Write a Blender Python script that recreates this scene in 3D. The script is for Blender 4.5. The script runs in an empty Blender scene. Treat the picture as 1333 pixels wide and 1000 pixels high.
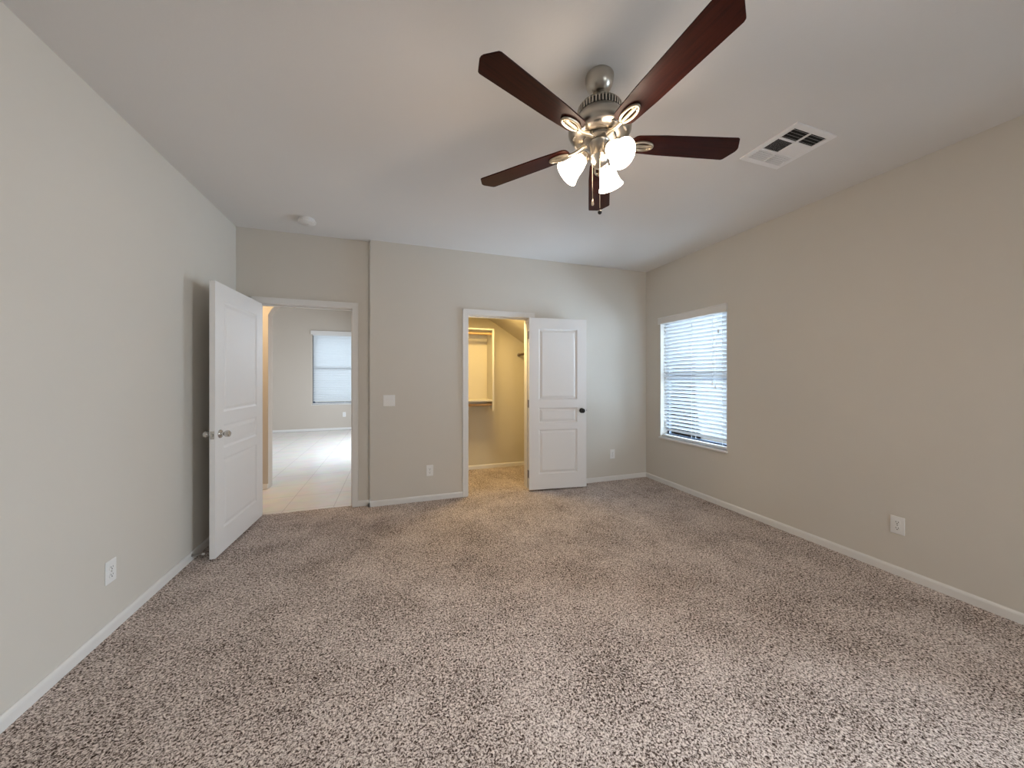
import bpy, bmesh, math, random
from mathutils import Vector, Matrix
R = math.radians
SC = bpy.context.scene
COL = SC.collection
random.seed(7)

# ------------------------------------------------------------------ camera, sky, daylight, exposure
CAM_H, YAW = 1.326, 0.32605
cd = bpy.data.cameras.new('camera')
cd.sensor_width = 36.0
cd.lens = 454.6 / 1333 * 36
cd.shift_y = -8.1 / 1333
cd.clip_start = 0.02
cam = bpy.data.objects.new('camera', cd)
cam.location = (0, 0, CAM_H)
cam.rotation_euler = (R(90), 0, -YAW)
COL.objects.link(cam)
SC.camera = cam

SC.view_settings.view_transform = 'Standard'
SC.view_settings.look = 'None'
SC.view_settings.exposure = 0.29
SC.view_settings.gamma = 1.0
SC.view_settings.use_curve_mapping = False
SC.cycles.use_denoising = True
SC.cycles.max_bounces = 10
SC.cycles.diffuse_bounces = 7
SC.cycles.transparent_max_bounces = 12
SC.cycles.sample_clamp_indirect = 6.0

W = bpy.data.worlds.new('sky')
SC.world = W
W.use_nodes = True
_nt = W.node_tree
_nt.nodes.clear()
_bg = _nt.nodes.new('ShaderNodeBackground')
_bg.inputs['Color'].default_value = (0.80, 0.91, 1.0, 1)
_bg.inputs['Strength'].default_value = 1.2
_wo = _nt.nodes.new('ShaderNodeOutputWorld')
_nt.links.new(_bg.outputs[0], _wo.inputs[0])


def area(name, loc, rot, sx, sy, power, color, spread=180):
    l = bpy.data.lights.new(name, 'AREA')
    l.shape = 'RECTANGLE'
    l.size, l.size_y = sx, sy
    l.energy = power
    l.color = color
    l.spread = R(spread)
    o = bpy.data.objects.new(name, l)
    o.location, o.rotation_euler = loc, rot
    COL.objects.link(o)
    return o


def point(name, loc, power, color, radius):
    l = bpy.data.lights.new(name, 'POINT')
    l.energy, l.color, l.shadow_soft_size = power, color, radius
    o = bpy.data.objects.new(name, l)
    o.location = loc
    COL.objects.link(o)
    return o


# area lamps standing in for daylight outside each opening (the light's -Z points into the house)
DAY = (0.84, 0.93, 1.0)
# lamp standing in for window daylight, aimed towards the back wall, unseen from the camera
_aim = Vector((-math.cos(R(25)) * math.cos(R(-2)), math.sin(R(25)) * math.cos(R(-2)), math.sin(R(-2))))
area('daylight_bedroom_window', (3.75, 2.98, 1.22), _aim.to_track_quat('-Z', 'Y').to_euler(), 1.3, 1.7, 132, (0.71, 0.90, 1.13), 112)
_aim = Vector((-math.cos(R(16)) * math.cos(R(-28)), math.sin(R(16)) * math.cos(R(-28)), math.sin(R(-28))))
area('added_side_daylight', (3.66, -0.38, 1.60), _aim.to_track_quat('-Z', 'Y').to_euler(), 1.25, 1.5, 78, (0.78, 0.90, 1.05), 124)  # added lamp at an unseen window, lights the left wall and carpet
_aim = Vector((0, math.cos(R(-30)), math.sin(R(-30))))
area('added_rear_daylight', (2.2, -2.78, 1.35), _aim.to_track_quat('-Z', 'Y').to_euler(), 1.7, 1.7, 27, (0.90, 0.92, 0.95), 124)  # added lamp at an unseen rear opening, lifts the lower walls
_aim = Vector((-math.cos(R(-30)), 0, math.sin(R(-30))))
area('added_hall_side_daylight', (0.50, 7.4, 1.70), _aim.to_track_quat('-Z', 'Y').to_euler(), 2.6, 2.0, 104, (0.80, 0.92, 1.08), 152)  # added lamp at an unseen side opening, brightens the hall
area('daylight_hall_far_window', (-1.2, 10.3, 1.55), (R(-90), 0, 0), 1.5, 1.8, 30, DAY)
area('closet_ceiling_bulb', (1.12, 4.12, 2.15), (0, 0, 0), 0.36, 0.26, 20, (1.0, 0.71, 0.28))
point('hall_ceiling_bulb', (-2.1, 4.42, 2.30), 34, (1.0, 0.77, 0.48), 0.08)


# ------------------------------------------------------------------ materials
def mat(name, color, rough=0.5, metal=0.0, bump=0.0, bscale=200.0, vary=0.0, vscale=3.0, spec=0.5):
    m = bpy.data.materials.new(name)
    m.use_nodes = True
    nt = m.node_tree
    b = nt.nodes['Principled BSDF']
    b.inputs['Base Color'].default_value = (*color, 1)
    b.inputs['Roughness'].default_value = rough
    b.inputs['Metallic'].default_value = metal
    b.inputs['Specular IOR Level'].default_value = spec
    tc = nt.nodes.new('ShaderNodeTexCoord')
    if bump:
        n = nt.nodes.new('ShaderNodeTexNoise')
        n.inputs['Scale'].default_value = bscale
        n.inputs['Detail'].default_value = 3
        bp = nt.nodes.new('ShaderNodeBump')
        bp.inputs['Strength'].default_value = bump
        bp.inputs['Distance'].default_value = 0.002
        nt.links.new(tc.outputs['Object'], n.inputs['Vector'])
        nt.links.new(n.outputs['Fac'], bp.inputs['Height'])
        nt.links.new(bp.outputs['Normal'], b.inputs['Normal'])
    if vary:
        n2 = nt.nodes.new('ShaderNodeTexNoise')
        n2.inputs['Scale'].default_value = vscale
        n2.inputs['Detail'].default_value = 4
        mx = nt.nodes.new('ShaderNodeMixRGB')
        mx.inputs['Color1'].default_value = (*[c * (1 - vary) for c in color], 1)
        mx.inputs['Color2'].default_value = (*[min(1, c * (1 + vary)) for c in color], 1)
        nt.links.new(tc.outputs['Object'], n2.inputs['Vector'])
        nt.links.new(n2.outputs['Fac'], mx.inputs['Fac'])
        nt.links.new(mx.outputs[0], b.inputs['Base Color'])
    return m


M_WALL = mat('greige_wall_paint', (0.63, 0.592, 0.530), 0.75, bump=0.10, bscale=120, vary=0.015, spec=0.25)
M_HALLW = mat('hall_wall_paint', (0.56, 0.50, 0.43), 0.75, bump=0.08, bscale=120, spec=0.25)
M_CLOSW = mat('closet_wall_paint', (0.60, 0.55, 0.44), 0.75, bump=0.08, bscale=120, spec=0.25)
M_CEIL = mat('ceiling_paint', (0.75, 0.73, 0.71), 0.85, bump=0.18, bscale=70, vary=0.015, spec=0.2)
M_TRIM = mat('white_trim_paint', (0.74, 0.72, 0.69), 0.4, vary=0.02, vscale=6)
M_DOOR = mat('white_door_paint', (0.77, 0.75, 0.73), 0.42, bump=0.04, bscale=60, vary=0.015)
M_PLASTIC = mat('white_plastic', (0.80, 0.79, 0.77), 0.35)
M_SLOT = mat('slot_groove_dark', (0.03, 0.028, 0.025), 0.6)  # outlet slots, and the shade painted behind the fan ribs
M_NICKEL = mat('brushed_nickel', (0.52, 0.48, 0.42), 0.28, 1.0, bump=0.05, bscale=400)
M_NICKELD = mat('dark_nickel', (0.30, 0.28, 0.25), 0.38, 1.0)  # darker and rougher than the brushed nickel
M_IRON = mat('satin_nickel_bracket', (0.62, 0.55, 0.43), 0.33, 1.0)
M_CHROME = mat('polished_nickel_knob', (0.62, 0.60, 0.57), 0.16, 1.0)
M_BRONZE = mat('dark_bronze_knob', (0.022, 0.020, 0.019), 0.35, 0.6)
M_BLACK = mat('duct_shade_black', (0.012, 0.012, 0.012), 0.8)
M_VENT = mat('white_vent_metal', (0.88, 0.87, 0.87), 0.45)
M_BULBW = mat('smoke_detector_plastic', (0.78, 0.76, 0.74), 0.4)
M_FRAME = mat('window_frame_dark', (0.06, 0.085, 0.13), 0.4)
M_CONC = mat('concrete_ground', (0.45, 0.42, 0.38), 0.9, vary=0.1)
M_BLOCK = mat('block_fence_tan', (0.74, 0.70, 0.66), 0.9, vary=0.1)
M_WOODROD = mat('wood_closet_rod', (0.45, 0.27, 0.12), 0.5, vary=0.2, vscale=12)
M_STEEL = mat('spring_steel', (0.45, 0.43, 0.40), 0.3, 1.0)
M_RUBBER = mat('white_rubber_tip', (0.75, 0.74, 0.72), 0.6)


def carpet_material():
    m = bpy.data.materials.new('frieze_carpet')
    m.use_nodes = True
    nt = m.node_tree
    b = nt.nodes['Principled BSDF']
    b.inputs['Roughness'].default_value = 0.95
    b.inputs['Specular IOR Level'].default_value = 0.1
    tc = nt.nodes.new('ShaderNodeTexCoord')
    # warp the coordinates so that tufts are wormy instead of round
    wn = nt.nodes.new('ShaderNodeTexNoise')
    wn.inputs['Scale'].default_value = 55
    wn.inputs['Detail'].default_value = 2
    sub = nt.nodes.new('ShaderNodeVectorMath'); sub.operation = 'SUBTRACT'
    sub.inputs[1].default_value = (0.5, 0.5, 0.5)
    sc = nt.nodes.new('ShaderNodeVectorMath'); sc.operation = 'SCALE'
    sc.inputs['Scale'].default_value = 0.022
    add = nt.nodes.new('ShaderNodeVectorMath'); add.operation = 'ADD'
    nt.links.new(tc.outputs['Object'], wn.inputs['Vector'])
    nt.links.new(wn.outputs['Color'], sub.inputs[0])
    nt.links.new(sub.outputs[0], sc.inputs[0])
    nt.links.new(sc.outputs[0], add.inputs[0])
    nt.links.new(tc.outputs['Object'], add.inputs[1])
    n1 = nt.nodes.new('ShaderNodeTexNoise')
    n1.inputs['Scale'].default_value = 125
    n1.inputs['Detail'].default_value = 2.5
    n1.inputs['Roughness'].default_value = 0.6
    nt.links.new(add.outputs[0], n1.inputs['Vector'])
    # broad brushed patches shift the yarn mix a little
    n2 = nt.nodes.new('ShaderNodeTexNoise')
    n2.inputs['Scale'].default_value = 2.6
    n2.inputs['Detail'].default_value = 5
    n2.inputs['Roughness'].default_value = 0.65
    nt.links.new(tc.outputs['Object'], n2.inputs['Vector'])
    ma = nt.nodes.new('ShaderNodeMath'); ma.operation = 'MULTIPLY_ADD'
    ma.inputs[1].default_value = 0.20
    ma.inputs[2].default_value = -0.10
    nt.links.new(n2.outputs['Fac'], ma.inputs[0])
    ad = nt.nodes.new('ShaderNodeMath'); ad.operation = 'ADD'
    nt.links.new(n1.outputs['Fac'], ad.inputs[0])
    nt.links.new(ma.outputs[0], ad.inputs[1])
    cr = nt.nodes.new('ShaderNodeValToRGB')
    e = cr.color_ramp.elements
    e[0].position = 0.36; e[0].color = (0.036, 0.022, 0.016, 1)
    e[1].position = 0.64; e[1].color = (0.86, 0.755, 0.69, 1)
    k = e.new(0.43); k.color = (0.175, 0.126, 0.103, 1)
    k = e.new(0.50); k.color = (0.52, 0.435, 0.385, 1)
    n3 = nt.nodes.new('ShaderNodeTexNoise')
    n3.inputs['Scale'].default_value = 300
    n3.inputs['Detail'].default_value = 1
    nt.links.new(add.outputs[0], n3.inputs['Vector'])
    mb = nt.nodes.new('ShaderNodeMath'); mb.operation = 'MULTIPLY_ADD'
    mb.inputs[1].default_value = 0.30
    mb.inputs[2].default_value = -0.15
    nt.links.new(n3.outputs['Fac'], mb.inputs[0])
    ad2 = nt.nodes.new('ShaderNodeMath'); ad2.operation = 'ADD'
    nt.links.new(ad.outputs[0], ad2.inputs[0])
    nt.links.new(mb.outputs[0], ad2.inputs[1])
    ad = ad2
    nt.links.new(ad.outputs[0], cr.inputs['Fac'])
    nt.links.new(cr.outputs['Color'], b.inputs['Base Color'])
    bp = nt.nodes.new('ShaderNodeBump')
    bp.inputs['Strength'].default_value = 0.8
    bp.inputs['Distance'].default_value = 0.008
    nt.links.new(n1.outputs['Fac'], bp.inputs['Height'])
    nt.links.new(bp.outputs['Normal'], b.inputs['Normal'])
    return m


def tile_material():
    m = bpy.data.materials.new('hall_floor_tile')
    m.use_nodes = True
    nt = m.node_tree
    b = nt.nodes['Principled BSDF']
    tc = nt.nodes.new('ShaderNodeTexCoord')
    mp = nt.nodes.new('ShaderNodeMapping')
    mp.inputs['Location'].default_value = (0.589, 0.10, 0)
    br = nt.nodes.new('ShaderNodeTexBrick')
    br.offset = 0.0
    br.inputs['Scale'].default_value = 1.0
    br.inputs['Brick Width'].default_value = 0.46
    br.inputs['Row Height'].default_value = 0.46
    br.inputs['Mortar Size'].default_value = 0.004
    br.inputs['Color1'].default_value = (0.80, 0.75, 0.69, 1)
    br.inputs['Color2'].default_value = (0.78, 0.73, 0.67, 1)
    br.inputs['Mortar'].default_value = (0.60, 0.55, 0.50, 1)
    nt.links.new(tc.outputs['Object'], mp.inputs['Vector'])
    nt.links.new(mp.outputs['Vector'], br.inputs['Vector'])
    n = nt.nodes.new('ShaderNodeTexNoise')
    n.inputs['Scale'].default_value = 6
    n.inputs['Detail'].default_value = 4
    mx = nt.nodes.new('ShaderNodeMixRGB'); mx.blend_type = 'MULTIPLY'
    mx.inputs['Fac'].default_value = 0.25
    nt.links.new(tc.outputs['Object'], n.inputs['Vector'])
    nt.links.new(br.outputs['Color'], mx.inputs['Color1'])
    nt.links.new(n.outputs['Color'], mx.inputs['Color2'])
    nt.links.new(mx.outputs[0], b.inputs['Base Color'])
    b.inputs['Roughness'].default_value = 0.22
    return m


def wood_material():
    m = bpy.data.materials.new('dark_walnut_blade')
    m.use_nodes = True
    nt = m.node_tree
    b = nt.nodes['Principled BSDF']
    b.inputs['Roughness'].default_value = 0.40
    b.inputs['Specular IOR Level'].default_value = 0.14
    tc = nt.nodes.new('ShaderNodeTexCoord')
    mp = nt.nodes.new('ShaderNodeMapping')
    mp.inputs['Scale'].default_value = (3.0, 45.0, 20.0)
    n = nt.nodes.new('ShaderNodeTexNoise')
    n.inputs['Scale'].default_value = 2.0
    n.inputs['Detail'].default_value = 6
    n.inputs['Distortion'].default_value = 0.6
    cr = nt.nodes.new('ShaderNodeValToRGB')
    e = cr.color_ramp.elements
    e[0].position = 0.3; e[0].color = (0.014, 0.0024, 0.0014, 1)
    e[1].position = 0.75; e[1].color = (0.040, 0.0068, 0.0034, 1)
    nt.links.new(tc.outputs['Object'], mp.inputs['Vector'])
    nt.links.new(mp.outputs['Vector'], n.inputs['Vector'])
    nt.links.new(n.outputs['Fac'], cr.inputs['Fac'])
    nt.links.new(cr.outputs['Color'], b.inputs['Base Color'])
    return m


def slat_material(name='white_blind_slat', alb=0.60, thru=0.05):
    m = bpy.data.materials.new(name)
    m.use_nodes = True
    nt = m.node_tree
    b = nt.nodes['Principled BSDF']
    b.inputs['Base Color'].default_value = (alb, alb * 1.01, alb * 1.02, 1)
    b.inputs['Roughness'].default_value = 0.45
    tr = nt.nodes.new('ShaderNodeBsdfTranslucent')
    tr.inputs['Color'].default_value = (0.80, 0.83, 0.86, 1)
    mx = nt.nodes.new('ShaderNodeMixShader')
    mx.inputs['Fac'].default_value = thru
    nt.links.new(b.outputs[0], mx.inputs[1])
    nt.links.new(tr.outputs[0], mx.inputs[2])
    nt.links.new(mx.outputs[0], nt.nodes['Material Output'].inputs['Surface'])
    return m


def glass_material():
    m = bpy.data.materials.new('window_glass')
    m.use_nodes = True
    nt = m.node_tree
    nt.nodes.remove(nt.nodes['Principled BSDF'])
    t = nt.nodes.new('ShaderNodeBsdfTransparent')
    t.inputs['Color'].default_value = (0.93, 0.95, 0.95, 1)
    g = nt.nodes.new('ShaderNodeBsdfGlossy')
    g.inputs['Roughness'].default_value = 0.02
    f = nt.nodes.new('ShaderNodeFresnel')
    f.inputs['IOR'].default_value = 1.45
    mx = nt.nodes.new('ShaderNodeMixShader')
    nt.links.new(f.outputs[0], mx.inputs['Fac'])
    nt.links.new(t.outputs[0], mx.inputs[1])
    nt.links.new(g.outputs[0], mx.inputs[2])
    nt.links.new(mx.outputs[0], nt.nodes['Material Output'].inputs['Surface'])
    return m


def glow_material(name, color, strength, base):
    m = mat(name, base, 0.35)
    b = m.node_tree.nodes['Principled BSDF']
    b.inputs['Emission Color'].default_value = (*color, 1)
    b.inputs['Emission Strength'].default_value = strength
    return m


M_CARPET = carpet_material()
M_TILE = tile_material()
M_BLADE = wood_material()
M_SLAT = slat_material()
M_SLATH = slat_material('brightened_blind_slat', 0.82, 0.45)  # paler, more translucent copy that puts brightness into the far blind
M_GLASS = glass_material()
M_SHADE = glow_material('lit_frosted_glass_shade', (1.0, 0.80, 0.62), 12.0, (0.85, 0.82, 0.76))
M_BULB = glow_material('lit_bulb', (1.0, 0.84, 0.60), 150.0, (0.9, 0.9, 0.9))


# ------------------------------------------------------------------ mesh helpers
def bx(bm, x0, x1, y0, y1, z0, z1, M=None):
    vs = []
    for x, y, z in ((x0, y0, z0), (x1, y0, z0), (x1, y1, z0), (x0, y1, z0),
                    (x0, y0, z1), (x1, y0, z1), (x1, y1, z1), (x0, y1, z1)):
        p = Vector((x, y, z))
        vs.append(bm.verts.new(M @ p if M else p))
    for f in ((0, 3, 2, 1), (4, 5, 6, 7), (0, 1, 5, 4), (1, 2, 6, 5), (2, 3, 7, 6), (3, 0, 4, 7)):
        bm.faces.new([vs[i] for i in f])


def lathe(bm, prof, seg=32, M=None, cap=True):
    """prof = [(radius, z), ...] turned about the local Z axis"""
    rings = []
    for r, z in prof:
        if r < 1e-6:
            p = Vector((0, 0, z))
            rings.append([bm.verts.new(M @ p if M else p)])
        else:
            rg = []
            for i in range(seg):
                a = 2 * math.pi * i / seg
                p = Vector((r * math.cos(a), r * math.sin(a), z))
                rg.append(bm.verts.new(M @ p if M else p))
            rings.append(rg)
    for a, b in zip(rings, rings[1:]):
        for i in range(seg):
            j = (i + 1) % seg
            if len(a) == 1 and len(b) == 1:
                continue
            if len(a) == 1:
                bm.faces.new((a[0], b[j], b[i]))
            elif len(b) == 1:
                bm.faces.new((a[i], a[j], b[0]))
            else:
                bm.faces.new((a[i], a[j], b[j], b[i]))
    if cap:
        for rg in (rings[0], rings[-1]):
            if len(rg) > 2:
                try:
                    bm.faces.new(rg)
                except ValueError:
                    pass


def tube(bm, pts, rad, seg=8, closed=False):
    pts = [Vector(p) for p in pts]
    n = len(pts)
    rings = []
    prev = None
    for i, p in enumerate(pts):
        if closed:
            t = pts[(i + 1) % n] - pts[i - 1]
        else:
            t = pts[min(i + 1, n - 1)] - pts[max(i - 1, 0)]
        t.normalize()
        if prev is None:
            u = t.orthogonal().normalized()
        else:
            u = (prev - t * prev.dot(t)).normalized()
        prev = u
        v = t.cross(u)
        r = rad[i] if isinstance(rad, (list, tuple)) else rad
        rings.append([bm.verts.new(p + (u * math.cos(2 * math.pi * k / seg) + v * math.sin(2 * math.pi * k / seg)) * r) for k in range(seg)])
    m = n if closed else n - 1
    for i in range(m):
        a, b = rings[i], rings[(i + 1) % n]
        for k in range(seg):
            j = (k + 1) % seg
            bm.faces.new((a[k], a[j], b[j], b[k]))
    if not closed:
        bm.faces.new(rings[0])
        bm.faces.new(rings[-1])


def prism(bm, outline, z0, z1, M=None):
    lo = [bm.verts.new(M @ Vector((x, y, z0)) if M else Vector((x, y, z0))) for x, y in outline]
    hi = [bm.verts.new(M @ Vector((x, y, z1)) if M else Vector((x, y, z1))) for x, y in outline]
    n = len(outline)
    bm.faces.new(list(reversed(lo)))
    bm.faces.new(hi)
    for i in range(n):
        j = (i + 1) % n
        bm.faces.new((lo[i], lo[j], hi[j], hi[i]))


def obj(name, bm, m, parent=None, loc=None, rot=None, bevel=0.0, smooth=False, seg=2):
    bmesh.ops.recalc_face_normals(bm, faces=bm.faces)
    me = bpy.data.meshes.new(name)
    if smooth:
        for f in bm.faces:
            f.smooth = True
    bm.to_mesh(me)
    bm.free()
    if smooth:
        try:
            me.set_sharp_from_angle(angle=R(40))
        except Exception:
            pass
    me.materials.append(m)
    o = bpy.data.objects.new(name, me)
    COL.objects.link(o)
    if parent:
        o.parent = parent
    if loc is not None:
        o.location = loc
    if rot is not None:
        o.rotation_euler = rot
    if bevel:
        md = o.modifiers.new('bevel', 'BEVEL')
        md.width = bevel
        md.segments = seg
        md.limit_method = 'ANGLE'
        md.angle_limit = R(35)
    return o


def thing(name, label, cat, loc=(0, 0, 0), rot=(0, 0, 0), group=None, kind=None):
    o = bpy.data.objects.new(name, None)
    o.empty_display_size = 0.05
    COL.objects.link(o)
    o.location, o.rotation_euler = loc, rot
    return tag(o, label, cat, group, kind)


def tag(o, label, cat, group=None, kind=None):
    o['label'], o['category'] = label, cat
    if group:
        o['group'] = group
    if kind:
        o['kind'] = kind
    return o


def struct(name, bm, m, label, cat, **kw):
    return tag(obj(name, bm, m, **kw), label, cat, kind='structure')


def copy_tree(o, parent=None):
    c = o.copy()
    COL.objects.link(c)
    if parent:
        c.parent = parent
    for ch in list(o.children):
        copy_tree(ch, c)
    return c


# ------------------------------------------------------------------ the room shell
XL, XR, YB, YR, H = -1.400, 3.209, 3.866, 3.922, 2.743   # left, right, back, recessed door wall, ceiling
YK = -2.30                                                 # rear wall behind the camera
XE = -0.234                                                # where the back wall steps back
WT = 0.115

bm = bmesh.new()
bx(bm, XL - WT, XR + 0.16, YK - 0.16, YR + 0.045, -0.06, 0.0)
bx(bm, 0.10, 2.50, YR + 0.045, 5.09, -0.06, 0.0)
struct('floor', bm, M_CARPET, 'speckled beige and brown frieze carpet across the bedroom and closet', 'carpet')

bm = bmesh.new()
bx(bm, -4.6, 0.10, YR + 0.045, 9.95, -0.06, -0.004)
struct('floor_hall', bm, M_TILE, 'glossy pale beige tile floor seen through the open bedroom door', 'tile floor')

bm = bmesh.new()
bx(bm, XL - WT, XR + 0.16, YK - 0.16, YR + WT, H, H + 0.12)
bx(bm, 0.10, 2.50, YR + WT, 5.09, H, H + 0.12)
struct('ceiling', bm, M_CEIL, 'off white textured bedroom ceiling above the fan', 'ceiling')

bm = bmesh.new()
bx(bm, -4.6, 0.22, YR + WT, 9.95, 3.30, 3.40)
bx(bm, -4.6, 0.10, YR + 0.001, YR + WT, H + 0.12, 3.40)
struct('ceiling_hall', bm, M_CEIL, 'high ceiling of the room beyond the bedroom door', 'ceiling')

bm = bmesh.new()
bx(bm, XL - WT, XL, YK - 0.16, YR + WT, 0, H)
struct('wall_left', bm, M_WALL, 'greige wall on the left behind the open bedroom door', 'wall')

# right wall with the window opening
WY0, WY1, WZ0, WZ1 = 2.666, 3.600, 0.575, 2.050
XO = XR + 0.16
bm = bmesh.new()
SY0, SY1 = -1.05, 0.45          # unseen second window, added beside the camera for daylight
bx(bm, XR, XO, YK - 0.16, SY0, 0, H)
bx(bm, XR, XO, SY1, WY0, 0, H)
bx(bm, XR, XO, WY1, YB + 0.16, 0, H)
for y0, y1 in ((WY0, WY1), (SY0, SY1)):
    bx(bm, XR, XO, y0, y1, 0, WZ0)
    bx(bm, XR, XO, y0, y1, WZ1, H)
struct('wall_right', bm, M_WALL, 'greige wall on the right with the blind covered window', 'wall')

# back wall with the closet opening
CX0, CX1, CZ = 0.789, 1.523, 2.032
bm = bmesh.new()
bx(bm, XE, CX0 - 0.018, YB, YR + WT, 0, H)
bx(bm, CX1 + 0.018, XR, YB, YR + WT, 0, H)
bx(bm, CX0 - 0.018, CX1 + 0.018, YB, YR + WT, CZ + 0.018, H)
struct('wall_back', bm, M_WALL, 'greige back wall around the closet doorway', 'wall')

# recessed strip of wall around the bedroom door
DX0, DX1, DZ = -1.222, -0.408, 2.035
bm = bmesh.new()
bx(bm, XL, DX0 - 0.018, YR, YR + WT, 0, H)
bx(bm, DX1 + 0.018, XE, YR, YR + WT, 0, H)
bx(bm, DX0 - 0.018, DX1 + 0.018, YR, YR + WT, DZ + 0.018, H)
struct('wall_door', bm, M_WALL, 'slightly recessed greige wall around the bedroom doorway', 'wall')

# rear wall behind the camera
GX0, GX1, GZ = 1.30, 3.05, 2.05  # opening of the added glass door
bm = bmesh.new()
bx(bm, XL, GX0, YK - 0.16, YK, 0, H)
bx(bm, GX1, XR, YK - 0.16, YK, 0, H)
bx(bm, GX0, GX1, YK - 0.16, YK, GZ, H)
struct('wall_rear', bm, M_WALL, 'greige wall behind the camera', 'wall')

# closet shell with its sloping soffit
bm = bmesh.new()
bx(bm, 0.10, 2.50, 4.97, 5.09, 0, H)
bx(bm, 0.10, 0.22, YR + WT, 4.97, 0, H)
bx(bm, 2.05, 2.50, YR + WT, 4.97, 0, H)
struct('wall_closet', bm, M_CLOSW, 'warmly lit inner walls of the walk in closet', 'wall')
bm = bmesh.new()
x_a, z_a, x_b, z_b = 0.44, 2.735, 2.05, 1.735
M = Matrix(((1, 0, 0, 0), (0, 0, 1, 0), (0, 1, 0, 0), (0, 0, 0, 1)))   # prism outline x,z -> extruded along y
prism(bm, [(x_a, z_a), (x_b, z_b), (x_b, H - 0.001)], YR + WT, 4.97, M)
struct('ceiling_closet', bm, M_CLOSW, 'sloping soffit inside the closet', 'ceiling')

# hall shell
HY = 9.82
HX0, HX1, HZ0, HZ1 = -1.925, -0.45, 0.66, 2.43
bm = bmesh.new()
bx(bm, -4.6, HX0, HY, HY + 0.13, 0, 3.3)
bx(bm, HX1, 0.1, HY, HY + 0.13, 0, 3.3)
bx(bm, HX0, HX1, HY, HY + 0.13, 0, HZ0)
bx(bm, HX0, HX1, HY, HY + 0.13, HZ1, 3.3)
struct('wall_hall_far', bm, M_HALLW, 'pale beige wall at the far end of the tiled room', 'wall')
bm = bmesh.new()
bx(bm, -0.02, 0.10, YR + WT, 6.2, 0, 3.3)
bx(bm, -0.02, 0.10, 8.7, HY, 0, 3.3)
bx(bm, -0.02, 0.10, 6.2, 8.7, 2.45, 3.3)  # unseen side opening, added to let light into the hall
bx(bm, -0.02, 0.10, 6.2, 8.7, 0, 0.08)
struct('wall_hall_right', bm, M_HALLW, 'right side wall of the tiled room', 'wall')
bm = bmesh.new()
bx(bm, -4.6, -4.5, YR + WT, HY, 0, 3.3)
bx(bm, -4.6, XL - WT, YR + 0.02, YR + WT, 0, 3.3)
struct('wall_hall_left', bm, M_HALLW, 'left side wall of the tiled room', 'wall')
# archway with clipped corner between hall and far room
bm = bmesh.new()
prism(bm, [(-4.5, 0), (-1.425, 0), (-1.425, 2.08), (-1.39, 2.15), (-1.325, 2.225), (-1.20, 2.34), (-0.95, 2.43), (-0.02, 2.46), (-0.02, 3.3), (-4.5, 3.3)], 4.89, 5.045, M)
struct('wall_archway', bm, M_HALLW, 'arched wall end just past the bedroom doorway', 'archway')

# outside: ground and a tan block fence beyond the bedroom window
bm = bmesh.new()
bx(bm, -30, 30, -30, 30, -0.35, -0.25)
struct('ground', bm, M_CONC, 'pale ground outside the windows', 'ground')
bm = bmesh.new()
bx(bm, 6.2, 6.4, -6, 14, -0.25, 1.75)
bx(bm, -8, 6.2, 13.2, 13.4, -0.25, 1.75)
struct('wall_fence', bm, M_BLOCK, 'tan block fence outside beyond the bedroom window', 'fence')


# ------------------------------------------------------------------ baseboards and door casings
BH, BT = 0.058, 0.013


def baseboard(name, p0, p1, inward, label):
    """profiled skirting between two points of the wall foot; inward = unit vector into the room"""
    p0, p1, n = Vector((*p0, 0)), Vector((*p1, 0)), Vector((*inward, 0))
    prof = [(0, 0), (BT, 0), (BT, BH - 0.016), (BT - 0.002, BH - 0.008), (BT - 0.006, BH - 0.002), (BT - 0.009, BH), (0, BH)]
    bm = bmesh.new()
    a = [bm.verts.new(p0 + n * x + Vector((0, 0, z))) for x, z in prof]
    b = [bm.verts.new(p1 + n * x + Vector((0, 0, z))) for x, z in prof]
    k = len(prof)
    for i in range(k):
        j = (i + 1) % k
        bm.faces.new((a[i], a[j], b[j], b[i]))
    bm.faces.new(a)
    bm.faces.new(b)
    return struct(name, bm, M_TRIM, label, 'baseboard')


baseboard('baseboard_left', (XL, YK), (XL, YR), (1, 0), 'white baseboard along the left wall')
baseboard('baseboard_right', (XR, YK), (XR, YB), (-1, 0), 'white baseboard along the right wall under the window')
baseboard('baseboard_back', (XE - BT, YB), (CX0 - 0.065, YB), (0, -1), 'white baseboard between the bedroom doorway and the closet doorway')
baseboard('baseboard_back_right', (CX1 + 0.065, YB), (XR, YB), (0, -1), 'white baseboard behind the open closet door to the corner')
baseboard('baseboard_corner', (XE, YB - BT), (XE, YR), (-1, 0), 'short white baseboard return at the wall step')
baseboard('baseboard_recess', (DX1 + 0.06, YR), (XE - BT, YR), (0, -1), 'short white baseboard right of the bedroom doorway')
baseboard('baseboard_rear', (XL, YK), (GX0, YK), (0, 1), 'white baseboard behind the camera')
baseboard('baseboard_closet', (0.22, 4.97), (2.05, 4.97), (0, -1), 'baseboard along the closet back wall')
baseboard('baseboard_hall', (-4.5, HY), (-0.02, HY), (0, -1), 'white baseboard at the far end of the tiled room')
baseboard('baseboard_arch', (-4.5, 4.89), (-1.425, 4.89), (0, -1), 'white baseboard at the foot of the arched wall end')


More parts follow.
